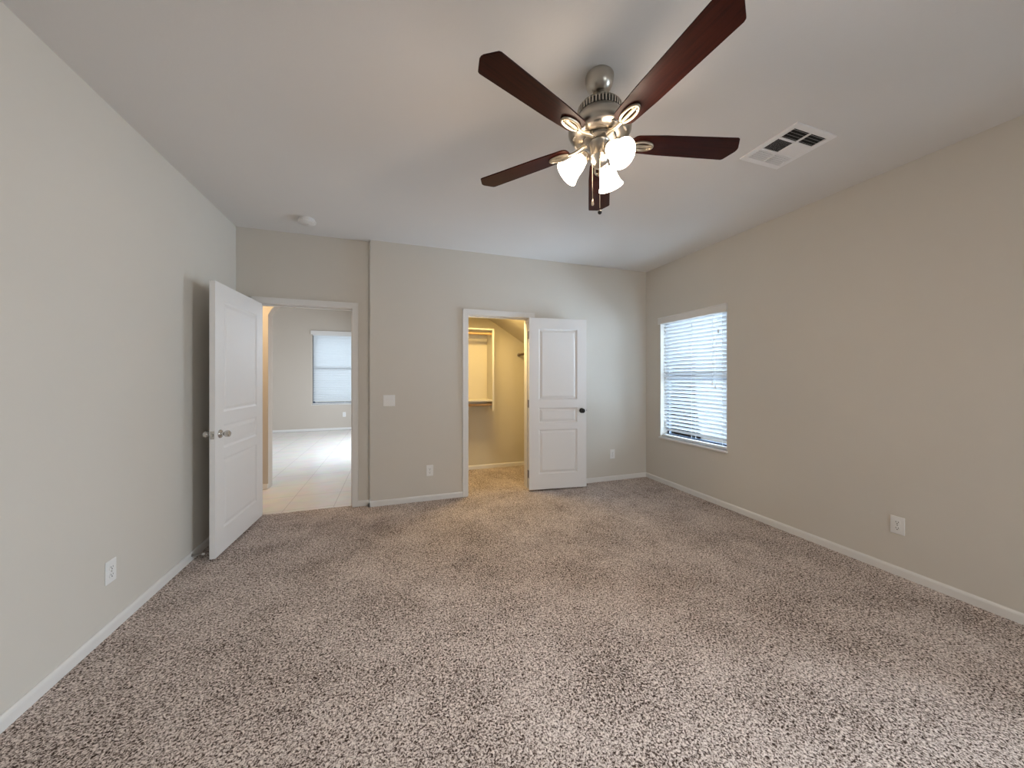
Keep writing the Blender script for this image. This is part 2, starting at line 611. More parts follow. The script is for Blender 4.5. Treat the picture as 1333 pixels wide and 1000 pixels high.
def casing(name, x0, x1, ztop, y, w, label, depth):
    """moulded casing on the room side plus the jamb lining through the wall, with a stop"""
    bm = bmesh.new()
    t = 0.016
    bx(bm, x0 - w, x0 - 0.004, y - t, y, 0, ztop + w)
    bx(bm, x1 + 0.004, x1 + w, y - t, y, 0, ztop + w)
    bx(bm, x0 - 0.004, x1 + 0.004, y - t, y, ztop + 0.004, ztop + w)
    # raised outer bead
    bx(bm, x0 - w, x0 - w + 0.014, y - t - 0.004, y - t, 0, ztop + w)
    bx(bm, x1 + w - 0.014, x1 + w, y - t - 0.004, y - t, 0, ztop + w)
    bx(bm, x0 - w, x1 + w, y - t - 0.004, y - t, ztop + w - 0.014, ztop + w)
    # jamb lining
    bx(bm, x0 - 0.018, x0, y, y + depth, 0, ztop + 0.018)
    bx(bm, x1, x1 + 0.018, y, y + depth, 0, ztop + 0.018)
    bx(bm, x0, x1, y, y + depth, ztop, ztop + 0.018)
    # door stop
    bx(bm, x0, x0 + 0.011, y + 0.042, y + 0.075, 0, ztop)
    bx(bm, x1 - 0.011, x1, y + 0.042, y + 0.075, 0, ztop)
    bx(bm, x0 + 0.011, x1 - 0.011, y + 0.042, y + 0.075, ztop - 0.011, ztop)
    return struct(name, bm, M_TRIM, label, 'door frame', bevel=0.0025)


casing('trim_1', DX0, DX1, DZ, YR, 0.060, 'white casing around the bedroom doorway to the tiled room', WT)
casing('trim_2', CX0, CX1, CZ, YB, 0.065, 'white casing around the yellow lit closet doorway', WT + YR - YB)

# strike plate on the right jamb of the bedroom doorway and left jamb of the closet
bm = bmesh.new()
bx(bm, DX1 - 0.002, DX1, YR + 0.012, YR + 0.040, 0.88, 0.945)
tag(obj('strike_plate', bm, M_NICKELD), 'small metal strike plate on the right jamb of the bedroom doorway', 'strike plate', kind='structure')
bm = bmesh.new()
bx(bm, CX0, CX0 + 0.002, YB + 0.008, YB + 0.036, 0.895, 0.965)
tag(obj('strike_plate', bm, M_NICKELD), 'small metal strike plate on the left jamb of the closet doorway', 'strike plate', kind='structure')


# ------------------------------------------------------------------ doors
def door_leaf(name, w, h, t, parent, relief=1.0):
    """moulded three panel slab; local x from hinge edge, y thickness 0..t, z up"""
    st = 0.117
    px0, px1 = st, w - st
    pans = [(0.178, 0.702), (0.780, 0.958), (1.055, 1.890)]
    s = h / 2.015
    pans = [(a * s, b * s) for a, b in pans]
    bm = bmesh.new()
    # slab with recesses modelled on both faces
    for side in (0, 1):
        yf = 0 if side == 0 else t
        inn = 1 if side == 0 else -1

        def q(x0, x1, z0, z1, y=yf):
            vs = [bm.verts.new((x0, y, z0)), bm.verts.new((x1, y, z0)), bm.verts.new((x1, y, z1)), bm.verts.new((x0, y, z1))]
            bm.faces.new(vs)
        q(0, px0, 0, h)
        q(px1, w, 0, h)
        zs = [0] + [z for p in pans for z in p] + [h]
        for i in range(0, len(zs), 2):
            q(px0, px1, zs[i], zs[i + 1])
        for z0, z1 in pans:
            # sticking: ovolo down, flat, raised field bevel up
            rings = [(0.0, 0.0), (0.005, 0.0035), (0.014, 0.0085), (0.020, 0.0085), (0.042, 0.002), (0.044, 0.002)]
            prev = None
            for ins, dep in rings:
                y = yf + inn * dep * relief
                r = [bm.verts.new((px0 + ins, y, z0 + ins)), bm.verts.new((px1 - ins, y, z0 + ins)),
                     bm.verts.new((px1 - ins, y, z1 - ins)), bm.verts.new((px0 + ins, y, z1 - ins))]
                if prev:
                    for i in range(4):
                        j = (i + 1) % 4
                        bm.faces.new((prev[i], prev[j], r[j], r[i]))
                prev = r
            bm.faces.new(prev)
    # rim
    for a, b in (((0, 0), (w, 0)), ((w, 0), (w, h)), ((w, h), (0, h)), ((0, h), (0, 0))):
        vs = [bm.verts.new((a[0], 0, a[1])), bm.verts.new((b[0], 0, b[1])), bm.verts.new((b[0], t, b[1])), bm.verts.new((a[0], t, a[1]))]
        bm.faces.new(vs)
    bmesh.ops.remove_doubles(bm, verts=bm.verts, dist=0.0002)
    return obj(name, bm, M_DOOR, parent)


def knob(parent, x, z, y, sgn, m, label=None, prof=None):
    """turned knob whose axis is the local y; sgn = -1 for the face at y=0, +1 for the face at y=t"""
    prof = prof or [(0.0, 0.0), (0.033, 0.0), (0.033, 0.004), (0.028, 0.009), (0.013, 0.011), (0.0115, 0.022),
                    (0.016, 0.028), (0.0245, 0.036), (0.0265, 0.046), (0.0245, 0.056), (0.017, 0.062), (0.0, 0.064)]
    bm = bmesh.new()
    Mx = Matrix.Rotation(R(90) * (1 if sgn < 0 else -1), 4, 'X')
    lathe(bm, prof, 28, Mx)
    o = obj('door_knob', bm, m, parent, loc=(x, y, z), smooth=True)
    if label:
        o['label'] = label
    return o


def hinges(parent, t, h, m):
    for z in (0.18, h / 2, h - 0.20):
        bm = bmesh.new()
        tube(bm, [(-0.004, t + 0.003, z - 0.045), (-0.004, t + 0.003, z + 0.045)], 0.0055, 10)
        bx(bm, -0.0015, 0.0, t - 0.030, t, z - 0.045, z + 0.045)
        obj('hinge', bm, m, parent)


def latch(parent, w, t, z, m):
    bm = bmesh.new()
    bx(bm, w, w + 0.0015, t / 2 - 0.0127, t / 2 + 0.0127, z - 0.029, z + 0.029)
    bx(bm, w + 0.0015, w + 0.010, t / 2 - 0.006, t / 2 + 0.006, z - 0.009, z + 0.009)
    obj('latch_plate', bm, m, parent, bevel=0.0008)


# bedroom door: hinged on the left jamb, swung into the room, nearly parallel to the left wall
c0 = Vector((-1.182, 3.886, 0.022))        # corner of the visible face at the hinge
c1 = Vector((-1.219, 3.066, 0.022))
ang = math.atan2(c1.y - c0.y, c1.x - c0.x)
d1 = thing('door_1', 'white panelled bedroom door swung open beside the left wall', 'door', c0, (0, 0, ang), kind='structure')
w1, h1, t1 = 0.821, 2.005, 0.035
# local x = from hinge to free edge, local +y = right of direction -> must point away from the camera side (towards left wall)
Mloc = None
leaf = door_leaf('leaf', w1, h1, t1, d1, 0.6)
leaf.scale = (1, -1, 1)
for v in leaf.data.vertices:
    v.co.y = -v.co.y
leaf.data.flip_normals()
leaf.scale = (1, 1, 1)
# after the mirror the slab occupies y -t..0 ; the visible face is y = 0
kn = [(0.0, 0.0), (0.032, 0.0), (0.032, 0.004), (0.027, 0.010), (0.012, 0.012), (0.011, 0.024),
      (0.017, 0.029), (0.0235, 0.037), (0.0255, 0.050), (0.0235, 0.060), (0.015, 0.065), (0.0, 0.066)]
knob(d1, w1 - 0.066, 0.890, 0.0, +1, M_CHROME, 'polished nickel door knob', kn)
knob(d1, w1 - 0.066, 0.890, -t1, -1, M_CHROME, 'polished nickel door knob', kn)
bm = bmesh.new()
bx(bm, w1, w1 + 0.0015, -t1 / 2 - 0.0127, -t1 / 2 + 0.0127, 0.861, 0.919)
bx(bm, w1 + 0.0015, w1 + 0.011, -t1 / 2 - 0.006, -t1 / 2 + 0.006, 0.881, 0.899)
obj('latch_plate', bm, M_CHROME, d1, bevel=0.0008)
for z in (0.18, 1.0, 1.82):
    bm = bmesh.new()
    tube(bm, [(-0.006, -t1 - 0.004, z - 0.045), (-0.006, -t1 - 0.004, z + 0.045)], 0.0055, 10)
    bx(bm, -0.002, 0.0, -t1, -t1 + 0.028, z - 0.045, z + 0.045)
    obj('hinge', bm, M_CHROME, d1)

# closet door: hinged on the right jamb, folded back towards the wall
a2 = R(-7.0)
d2 = thing('door_2', 'white three panel closet door folded back against the back wall', 'door', (1.492, 3.786, 0.018), (0, 0, a2), kind='structure')
w2, h2, t2 = 0.711, 2.008, 0.035
door_leaf('leaf', w2, h2, t2, d2, 1.5)
kd = [(0.0, 0.0), (0.030, 0.0), (0.030, 0.004), (0.024, 0.008), (0.011, 0.010), (0.010, 0.022),
      (0.017, 0.027), (0.025, 0.035), (0.027, 0.043), (0.024, 0.051), (0.014, 0.056), (0.0, 0.057)]
knob(d2, w2 - 0.062, 0.915, 0.0, -1, M_BRONZE, 'dark bronze door knob', kd)
knob(d2, w2 - 0.062, 0.915, t2, +1, M_BRONZE, 'dark bronze door knob', kd)
latch(d2, w2, t2, 0.915, M_BRONZE)
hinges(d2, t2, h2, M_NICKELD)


# ------------------------------------------------------------------ windows and blinds
def window_unit(name, origin, rotz, w, h, depth, label, dark=True):
    """local frame: x along the wall 0..w, y = outward, z up 0..h; a single hung unit at the outer side of the wall"""
    t = thing(name, label, 'window', origin, (0, 0, rotz), kind='structure')
    y0, y1 = depth - 0.055, depth - 0.005
    f = 0.045
    bm = bmesh.new()
    bx(bm, 0, f, y0, y1, 0, h)
    bx(bm, w - f, w, y0, y1, 0, h)
    bx(bm, f, w - f, y0, y1, 0, f)
    bx(bm, f, w - f, y0, y1, h - f, h)
    obj('window_frame', bm, M_FRAME, t, bevel=0.003)
    bm = bmesh.new()
    zc = h * 0.51
    bx(bm, f, w - f, y0 - 0.004, y1 - 0.004, zc - 0.022, zc + 0.022)
    obj('meeting_rail', bm, M_FRAME, t, bevel=0.003)
    for z0, z1, yy in ((f, zc - 0.022, y0 + 0.012), (zc + 0.022, h - f, y0 + 0.032)):
        bm = bmesh.new()
        bx(bm, f, w - f, yy, yy + 0.004, z0, z1)
        obj('pane', bm, M_GLASS, t)
    return t


def blind(name, origin, rotz, w, h, pitch, chord, tilt, label, valance, cords, group=None, ms=None):
    """faux wood blind; local x along the window, y towards outside (slats centred at y=0), z=0 at the sill"""
    t = thing(name, label, 'window blind', origin, (0, 0, rotz), group=group)
    bm = bmesh.new()
    n = int((h - 0.10) / pitch)
    z = 0.092
    ca, sa = math.cos(R(tilt)), math.sin(R(tilt))
    k = 0
    zz = []
    while z < h - 0.055:
        zz.append(z)
        prof = []
        m_ = 4
        for i in range(m_ + 1):
            u = (i / m_ - 0.5) * chord
            crown = 0.003 * (1 - (2 * i / m_ - 1) ** 2)
            prof.append((u, crown))
        top = [(u * ca + c * sa, -u * sa + c * ca) for u, c in prof]
        bot = [(u * ca + (c - 0.0026) * sa, -u * sa + (c - 0.0026) * ca) for u, c in prof]
        loop = top + bot[::-1]
        va = [bm.verts.new((0.020, y, z + q)) for y, q in loop]
        vb = [bm.verts.new((w - 0.012, y, z + q)) for y, q in loop]
        L = len(loop)
        for i in range(L):
            j = (i + 1) % L
            bm.faces.new((va[i], va[j], vb[j], vb[i]))
        bm.faces.new(va)
        bm.faces.new(vb[::-1])
        z += pitch
        k += 1
    obj('slat_curtain', bm, ms or M_SLAT, t)
    bm = bmesh.new()
    bx(bm, 0.006, w - 0.006, -0.025, 0.025, 0.006, 0.024)
    obj('bottom_rail', bm, M_PLASTIC, t, bevel=0.003)
    bm = bmesh.new()
    bx(bm, 0.004, w - 0.004, -0.026, 0.026, h - 0.048, h - 0.002)
    obj('head_rail', bm, M_PLASTIC, t, bevel=0.002)
    x0, x1, yv, z0, z1 = valance
    bm = bmesh.new()
    Mv = Matrix(((0, 0, 1, 0), (1, 0, 0, 0), (0, 1, 0, 0), (0, 0, 0, 1)))
    # moulded front board (profile y,z extruded along x) with short returns
    prism(bm, [(yv, z0), (yv + 0.014, z0), (yv + 0.014, z1), (yv - 0.004, z1), (yv - 0.004, z1 - 0.010), (yv, z1 - 0.016)], x0, x1, Mv)
    bx(bm, x0, x0 + 0.012, yv + 0.014, yv + 0.034, z0, z1)
    bx(bm, x1 - 0.012, x1, yv + 0.014, yv + 0.034, z0, z1)
    obj('valance', bm, M_TRIM, t, bevel=0.0015)
    for x in cords:
        bm = bmesh.new()
        for yy in (-0.031, 0.031):
            tube(bm, [(x, yy, 0.02), (x, yy, h - 0.04)], 0.0012, 6)
        obj('ladder_cord', bm, M_PLASTIC, t)
    return t


# bedroom window: local x runs from the near jamb (y=WY0) to the far jamb, local y points outward (+X)
ww, wh = WY1 - WY0, WZ1 - WZ0


def place_wall_right(o):
    o.matrix_basis = Matrix(((0, 1, 0, XR), (1, 0, 0, WY0), (0, 0, 1, WZ0), (0, 0, 0, 1)))


def mirror_local(root, w):
    pass


# rotating by -90 about z maps local x -> -Y and local y -> +X, so start from the far jamb
win1 = window_unit('window_1', (XR, WY1, WZ0), R(-90), ww, wh, 0.16, 'single hung bedroom window behind the white blind in the right wall')
bl1 = blind('window_blind', (XR + 0.050, WY1 - 0.004, WZ0 + 0.012), R(-90), ww - 0.008, wh - 0.012, 0.0437, 0.050, 46,
            'white slatted blind with valance in the bedroom window on the right wall', (-0.028, ww + 0.004, -0.070, 1.415, 1.500), (0.06, ww / 2, ww - 0.07))
# tilt cord with tassel hanging near the near end, and lift cord
for x, zt, zb in ((ww - 0.115, 1.41, 1.245), (ww - 0.15, 1.41, 0.66), (ww - 0.185, 1.41, 0.70)):
    bm = bmesh.new()
    tube(bm, [(x, -0.036, zt), (x, -0.037, zb)], 0.0011, 6)
    c_ = obj('pull_cord', bm, M_PLASTIC, bl1)
    bm = bmesh.new()
    lathe(bm, [(0.0, 0.0), (0.0075, 0.003), (0.0075, 0.020), (0.004, 0.042), (0.0, 0.045)], 12)
    obj('tassel', bm, M_PLASTIC, c_, loc=(x, -0.037, zb - 0.042), smooth=True)
# sill board
bm = bmesh.new()
bx(bm, XR - 0.022, XR + 0.105, WY0 - 0.012, WY1 + 0.012, WZ0 - 0.016, WZ0 + 0.006)
struct('trim_3', bm, M_TRIM, 'white sill board under the bedroom window blind', 'window sill', bevel=0.004)

# unseen second window of the right wall, added to carry daylight
window_unit('window_2', (XR, SY1, WZ0), R(-90), SY1 - SY0, WZ1 - WZ0, 0.16, 'unseen second window added in the right wall beside the camera for daylight')
# unseen glass door, added behind the camera to carry daylight
window_unit('window_3', (GX1, YK, 0.0), R(180), GX1 - GX0, GZ, 0.16, 'unseen glazed opening added in the wall behind the camera for daylight')
# hall windows
window_unit('window_4', (HX0, HY, HZ0), 0.0, HX1 - HX0, HZ1 - HZ0, 0.13, 'window at the far end of the tiled room')
hw = HX1 - HX0
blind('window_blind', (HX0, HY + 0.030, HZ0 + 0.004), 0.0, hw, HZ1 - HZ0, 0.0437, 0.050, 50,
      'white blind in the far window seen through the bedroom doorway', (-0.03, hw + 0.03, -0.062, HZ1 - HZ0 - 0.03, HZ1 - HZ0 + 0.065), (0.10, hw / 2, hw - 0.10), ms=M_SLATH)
bm = bmesh.new()
bx(bm, HX0 - 0.02, HX1 + 0.02, HY - 0.02, HY + 0.07, HZ0 - 0.02, HZ0 + 0.002)
struct('trim_4', bm, M_TRIM, 'white sill under the far window of the tiled room', 'window sill', bevel=0.004)


# ------------------------------------------------------------------ electrical plates
def outlet(label, loc, rotz, group='wall outlets'):
    """local x across, -y out of the wall, z up; origin at the plate centre on the wall"""
    t = thing('wall_outlet', label, 'outlet', loc, (0, 0, rotz), group=group)
    bm = bmesh.new()
    bx(bm, -0.036, 0.036, -0.006, 0.0, -0.059, 0.059)
    obj('cover_plate', bm, M_PLASTIC, t, bevel=0.003)
    for zc in (-0.0195, 0.0195):
        bm = bmesh.new()
        out = []
        for i in range(28):
            a = 2 * math.pi * i / 28
            out.append((0.0172 * math.cos(a), max(-0.0140, min(0.0140, 0.0172 * math.sin(a)))))
        Mf = Matrix(((1, 0, 0, 0), (0, 0, -1, 0), (0, 1, 0, zc), (0, 0, 0, 1)))
        prism(bm, out, 0.006, 0.0085, Mf)
        rc = obj('receptacle', bm, M_PLASTIC, t)
        for sx, sz, hw_, hh in ((-0.0064, 0.0030, 0.0012, 0.0046), (0.0064, 0.0030, 0.0012, 0.0038), (0.0, -0.0078, 0.0026, 0.0026)):
            bm = bmesh.new()
            bx(bm, sx - hw_, sx + hw_, -0.0090, -0.0080, zc + sz - hh, zc + sz + hh)
            obj('socket_slot', bm, M_SLOT, rc)
    bm = bmesh.new()
    lathe(bm, [(0.0, 0.006), (0.0032, 0.006), (0.0028, 0.0078), (0.0, 0.0082)], 12, Matrix.Rotation(R(90), 4, 'X'))
    obj('screw', bm, M_NICKELD, t)
    return t


outlet('white wall outlet low on the left wall', (XL, 2.392, 0.319), R(90))
outlet('white wall outlet low on the back wall between the two doorways', (0.368, YB, 0.323), 0)
outlet('white wall outlet low on the back wall between the closet door and the corner', (2.677, YB, 0.340), 0)
outlet('white wall outlet low on the right wall', (XR, 1.393, 0.335), R(-90))
outlet('tiny white outlet under the far window of the tiled room', (-1.201, HY, 0.39), 0)

sw = thing('light_switch', 'white double rocker switch plate beside the bedroom doorway', 'light switch', (-0.047, YB, 1.088))
bm = bmesh.new()
bx(bm, -0.058, 0.058, -0.006, 0, -0.059, 0.059)
obj('cover_plate', bm, M_PLASTIC, sw, bevel=0.003)
for sx in (-0.023, 0.023):
    bm = bmesh.new()
    prism(bm, [(-0.034, -0.0065), (0.034, -0.0065), (0.034, -0.0125), (0.0, -0.0080), (-0.034, -0.0085)], sx - 0.0165, sx + 0.0165,
          Matrix(((0, 0, 1, 0), (0, 1, 0, 0), (1, 0, 0, 0), (0, 0, 0, 1))))
    obj('rocker', bm, M_PLASTIC, sw)


# ------------------------------------------------------------------ spring door stop on the left baseboard
ds = thing('door_stop', 'small spring door stop with white tip on the left baseboard', 'door stop', (XL + BT, 3.14, 0.040), (0, R(2), 0))
bm = bmesh.new()
lathe(bm, [(0.0, 0.0), (0.011, 0.0), (0.011, 0.004), (0.006, 0.008), (0.0, 0.008)], 16, Matrix.Rotation(R(90), 4, 'Y'))
obj('mount', bm, M_STEEL, ds, smooth=True)
bm = bmesh.new()
pts = []
for i in range(0, 181):
    a = i / 180 * 14 * 2 * math.pi
    x = 0.006 + 0.056 * i / 180
    pts.append((x, 0.0052 * math.cos(a), 0.0052 * math.sin(a)))
tube(bm, pts, 0.0013, 6)
obj('spring', bm, M_STEEL, ds, smooth=True)
bm = bmesh.new()
lathe(bm, [(0.0, 0.060), (0.0075, 0.060), (0.0085, 0.066), (0.0075, 0.076), (0.0, 0.078)], 16, Matrix.Rotation(R(90), 4, 'Y'))
obj('rubber_tip', bm, M_RUBBER, ds, smooth=True)


# ------------------------------------------------------------------ smoke detector
sd = thing('smoke_detector', 'round white smoke detector on the ceiling near the bedroom door', 'smoke detector', (-0.735, 3.54, H))
bm = bmesh.new()
lathe(bm, [(0.0, 0.0), (0.062, 0.0), (0.064, -0.010), (0.060, -0.014), (0.0, -0.014)], 36)
obj('mounting_base', bm, M_BULBW, sd, smooth=True)
bm = bmesh.new()
lathe(bm, [(0.0, -0.014), (0.066, -0.014), (0.068, -0.024), (0.062, -0.036), (0.045, -0.042), (0.0, -0.043)], 36)
for i in range(24):
    a = 2 * math.pi * i / 24
    Mr = Matrix.Rotation(a, 4, 'Z')
    bx(bm, 0.064, 0.071, -0.004, 0.004, -0.034, -0.016, Mr)
obj('cover', bm, M_BULBW, sd, smooth=True)
bm = bmesh.new()
lathe(bm, [(0.0, -0.047), (0.011, -0.046), (0.012, -0.042), (0.0, -0.042)], 20)
obj('test_button', bm, M_PLASTIC, sd, loc=(0.012, 0.010, 0), smooth=True)


# ------------------------------------------------------------------ ceiling air register
VX0, VX1, VY0, VY1 = 2.111, 2.453, 1.322, 1.664
vt = thing('ceiling_vent', 'white square air vent with louvers on the ceiling right of the fan', 'air vent', ((VX0 + VX1) / 2, (VY0 + VY1) / 2, H))
a_ = (VX1 - VX0) / 2
bm = bmesh.new()
fi = a_ - 0.035
z_ = -0.009
for x0, x1, y0, y1 in ((-a_, a_, -a_, -fi), (-a_, a_, fi, a_), (-a_, -fi, -fi, fi), (fi, a_, -fi, fi)):
    bx(bm, x0, x1, y0, y1, z_, 0)
ys = [-fi, -0.052, 0.052, fi]
bars = 0.006
bx(bm, -bars, bars, -fi, fi, z_, -0.001)
for y in ys[1:3]:
    bx(bm, -fi, -bars, y - bars, y + bars, z_, -0.001)
    bx(bm, bars, fi, y - bars, y + bars, z_, -0.001)
obj('vent_frame', bm, M_VENT, vt, bevel=0.002)
bm = bmesh.new()
bx(bm, -fi, fi, -fi, fi, -0.0008, -0.0003)
obj('duct_shade_sheet', bm, M_BLACK, vt)  # black sheet stands in for the unlit hollow of the duct
LV = 0.011


def louver(y_or_x, lo, hi, along, slope, half):
    """one thin tilted blade; slope +1 throws towards + of the cross axis"""
    bm_ = louver.bm
    c = y_or_x
    dx = half * slope
    for s in (0,):
        pts = [(c - dx, -0.0012), (c + dx, -0.0085), (c + dx + 0.0008, -0.0085), (c - dx + 0.0008, -0.0012)]
        va, vb = [], []
        for p, z in pts:
            if along == 'x':
                va.append(bm_.verts.new((lo, p, z))); vb.append(bm_.verts.new((hi, p, z)))
            else:
                va.append(bm_.verts.new((p, lo, z))); vb.append(bm_.verts.new((p, hi, z)))
        for i in range(4):
            j = (i + 1) % 4
            bm_.faces.new((va[i], va[j], vb[j], vb[i]))
        bm_.faces.new(va)
        bm_.faces.new(vb[::-1])


def grille(x0, x1, y0, y1, along, slope, pitch, half):
    louver.bm = bmesh.new()
    lo, hi = (y0, y1) if along == 'x' else (x0, x1)
    n_ = max(2, int(round((hi - lo) / pitch)))
    for i in range(n_):
        c = lo + (i + 0.5) * (hi - lo) / n_
        if along == 'x':
            louver(c, x0, x1, 'x', slope, half)
        else:
            louver(c, y0, y1, 'y', slope, half)
    obj('louver_grille', louver.bm, M_VENT, vt)


for x0, x1, sx in ((-fi, -bars, -1), (bars, fi, 1)):
    grille(x0, x1, ys[0], ys[1] - bars, 'x', -1, 0.019, 0.0038)
    grille(x0, x1, ys[1] + bars, ys[2] - bars, 'y', sx, 0.0115, 0.0060)
    grille(x0, x1, ys[2] + bars, ys[3], 'x', 1, 0.017, 0.0030)


# ------------------------------------------------------------------ closet fittings
cs = thing('closet_organizer', 'double hanging shelf unit with divider on the closet back wall', 'closet shelf', (0.22, 4.97, 0))
DVX = 1.305 - 0.22


def board(name, x0, x1, y0, y1, z0, z1, m, parent, bevel=0.002):
    bm_ = bmesh.new()
    bx(bm_, x0, x1, y0, y1, z0, z1)
    return obj(name, bm_, m, parent, bevel=bevel)


M_MELA = mat('white_closet_board', (0.62, 0.59, 0.53), 0.45)
bm = bmesh.new()
prism(bm, [(0.0, 0.93), (-0.10, 0.93), (-0.30, 0.865), (-0.30, 1.985), (0.0, 1.985)][::-1], DVX - 0.013, DVX + 0.013,
      Matrix(((0, 0, 1, 0), (1, 0, 0, 0), (0, 1, 0, 0), (0, 0, 0, 1))))
obj('divider_panel', bm, M_MELA, cs, bevel=0.002)
for z in (1.985, 1.000):
    x1_ = DVX + 0.013 if z > 1.5 else DVX - 0.013
    board('shelf', 0.0, x1_, -0.30, 0.0, z, z + 0.019, M_MELA, cs)
    board('wall_cleat', 0.0, DVX - 0.013, -0.018, 0.0, z - 0.085, z, M_MELA, cs)
    bm = bmesh.new()
    tube(bm, [(0.0, -0.262, z - 0.048), (DVX - 0.013, -0.262, z - 0.048)], 0.0165, 16)
    obj('hanging_rod', bm, M_WOODROD, cs, smooth=True)
cr_ = thing('closet_rod', 'dark hanging rod end poking into view at the closet right side', 'closet rod', (2.05, 4.97, 0))
M_DARKROD = mat('dark_wood_rod', (0.10, 0.055, 0.02), 0.5)
bm = bmesh.new()
tube(bm, [(-0.262, -0.37, 1.672), (-0.262, 0.0, 1.672)], 0.0165, 16)
obj('rod', bm, M_DARKROD, cr_, smooth=True)
bm = bmesh.new()
lathe(bm, [(0.0, 0.0), (0.028, 0.0), (0.028, 0.012), (0.022, 0.016), (0.0, 0.016)], 20, Matrix.Translation((-0.262, 0, 1.672)) @ Matrix.Rotation(R(90), 4, 'X'))
obj('rod_socket', bm, M_NICKELD, cr_, smooth=True)

# ------------------------------------------------------------------ ceiling fan with three lights
FX, FY = 0.9155, 1.4233
fan = thing('ceiling_fan', 'five blade ceiling fan with dark wood blades and three lit glass shades', 'ceiling fan', (FX, FY, H))


def fz(z):
    return z - H


bm = bmesh.new()
lathe(bm, [(0.0, fz(2.7425)), (0.062, fz(2.7425)), (0.066, fz(2.737)), (0.066, fz(2.728)), (0.063, fz(2.722)), (0.0625, fz(2.705)),
           (0.056, fz(2.688)), (0.044, fz(2.672)), (0.032, fz(2.664)), (0.028, fz(2.662)), (0.0, fz(2.662))], 40)
obj('canopy', bm, M_NICKEL, fan, smooth=True)
bm = bmesh.new()
lathe(bm, [(0.0, fz(2.664)), (0.0135, fz(2.664)), (0.0135, fz(2.634)), (0.026, fz(2.630)), (0.030, fz(2.610)), (0.040, fz(2.598)), (0.0, fz(2.598))], 28)
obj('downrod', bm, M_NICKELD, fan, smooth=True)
bm = bmesh.new()
lathe(bm, [(0.0, fz(2.602)), (0.060, fz(2.602)), (0.086, fz(2.598)), (0.099, fz(2.590)), (0.102, fz(2.585)), (0.097, fz(2.582)), (0.097, fz(2.554)),
           (0.104, fz(2.550)), (0.108, fz(2.544)), (0.120, fz(2.528)), (0.136, fz(2.508)), (0.144, fz(2.490)),
           (0.143, fz(2.474)), (0.132, fz(2.458)), (0.110, fz(2.448)), (0.078, fz(2.446)), (0.0, fz(2.446))], 56)
mh = obj('motor_housing', bm, M_NICKEL, fan, smooth=True)
bm = bmesh.new()
for i in range(44):
    Mr = Matrix.Rotation(2 * math.pi * i / 44, 4, 'Z')
    bx(bm, 0.095, 0.1045, -0.0036, 0.0036, fz(2.582), fz(2.553), Mr)
obj('rib_band', bm, M_NICKEL, mh, bevel=0.001)
bm = bmesh.new()
lathe(bm, [(0.0965, fz(2.583)), (0.0985, fz(2.582)), (0.0985, fz(2.553)), (0.0965, fz(2.552))], 56, cap=False)
obj('groove_shade_band', bm, M_SLOT, mh, smooth=True)  # dark ring added behind the ribs, shade put into the grooves by colour
# oval vent slots and screw bosses on the underside rim
for i in range(10):
    bm = bmesh.new()
    Mr = Matrix.Rotation(2 * math.pi * (i + 0.5) / 10, 4, 'Z')
    Mt = Mr @ Matrix.Translation((0.119, 0, fz(2.4505))) @ Matrix.Rotation(R(24), 4, 'Y') @ Matrix.Diagonal((1, 2.0, 1, 1))
    lathe(bm, [(0.0, -0.0022), (0.0075, -0.0018), (0.0085, 0.0015), (0.0, 0.0015)], 14, Mt)
    obj('vent_slot', bm, M_NICKELD, mh, smooth=True)
bm = bmesh.new()
lathe(bm, [(0.0, fz(2.446)), (0.074, fz(2.446)), (0.078, fz(2.440)), (0.076, fz(2.434)), (0.060, fz(2.430)), (0.0, fz(2.430))], 40)
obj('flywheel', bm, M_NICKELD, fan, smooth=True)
bm = bmesh.new()
lathe(bm, [(0.0, fz(2.432)), (0.044, fz(2.432)), (0.047, fz(2.426)), (0.043, fz(2.420)), (0.0415, fz(2.372)), (0.047, fz(2.364)), (0.049, fz(2.356)),
           (0.043, fz(2.346)), (0.038, fz(2.334)), (0.026, fz(2.320)), (0.012, fz(2.312)), (0.0, fz(2.310))], 36)
obj('switch_housing', bm, M_NICKEL, fan, smooth=True)

PITCH = R(7.7)
ZB = fz(2.432)


def blade_bm():
    """blade seen from above: local x outward; y = CCW side (lower edge)"""
    bm_ = bmesh.new()
    pts = []
    x0, x1, xa = 0.150, 0.652, 0.680
    w0, w1_ = 0.050, 0.0665
    # root with rounded corners
    for a in range(180, 271, 18):
        pts.append((x0 + 0.030 + 0.030 * math.cos(R(a)), -w0 + 0.030 + 0.030 * math.sin(R(a))))
    pts.append((0.30, -w0 - 0.008))
    pts.append((x1 - 0.012, -w1_))
    pts.append((x1 - 0.003, -w1_ + 0.004))
    pts.append((x1 + 0.003, -w1_ + 0.014))
    pts.append((xa - 0.002, -0.012))
    pts.append((xa, 0.0))
    pts.append((xa - 0.002, 0.012))
    pts.append((x1 + 0.003, w1_ - 0.014))
    pts.append((x1 - 0.003, w1_ - 0.004))
    pts.append((x1 - 0.012, w1_))
    pts.append((0.30, w0 + 0.008))
    for a in range(90, 181, 18):
        pts.append((x0 + 0.030 + 0.030 * math.cos(R(a)), w0 - 0.030 + 0.030 * math.sin(R(a))))
    prism(bm_, pts, -0.003, 0.003)
    return bm_


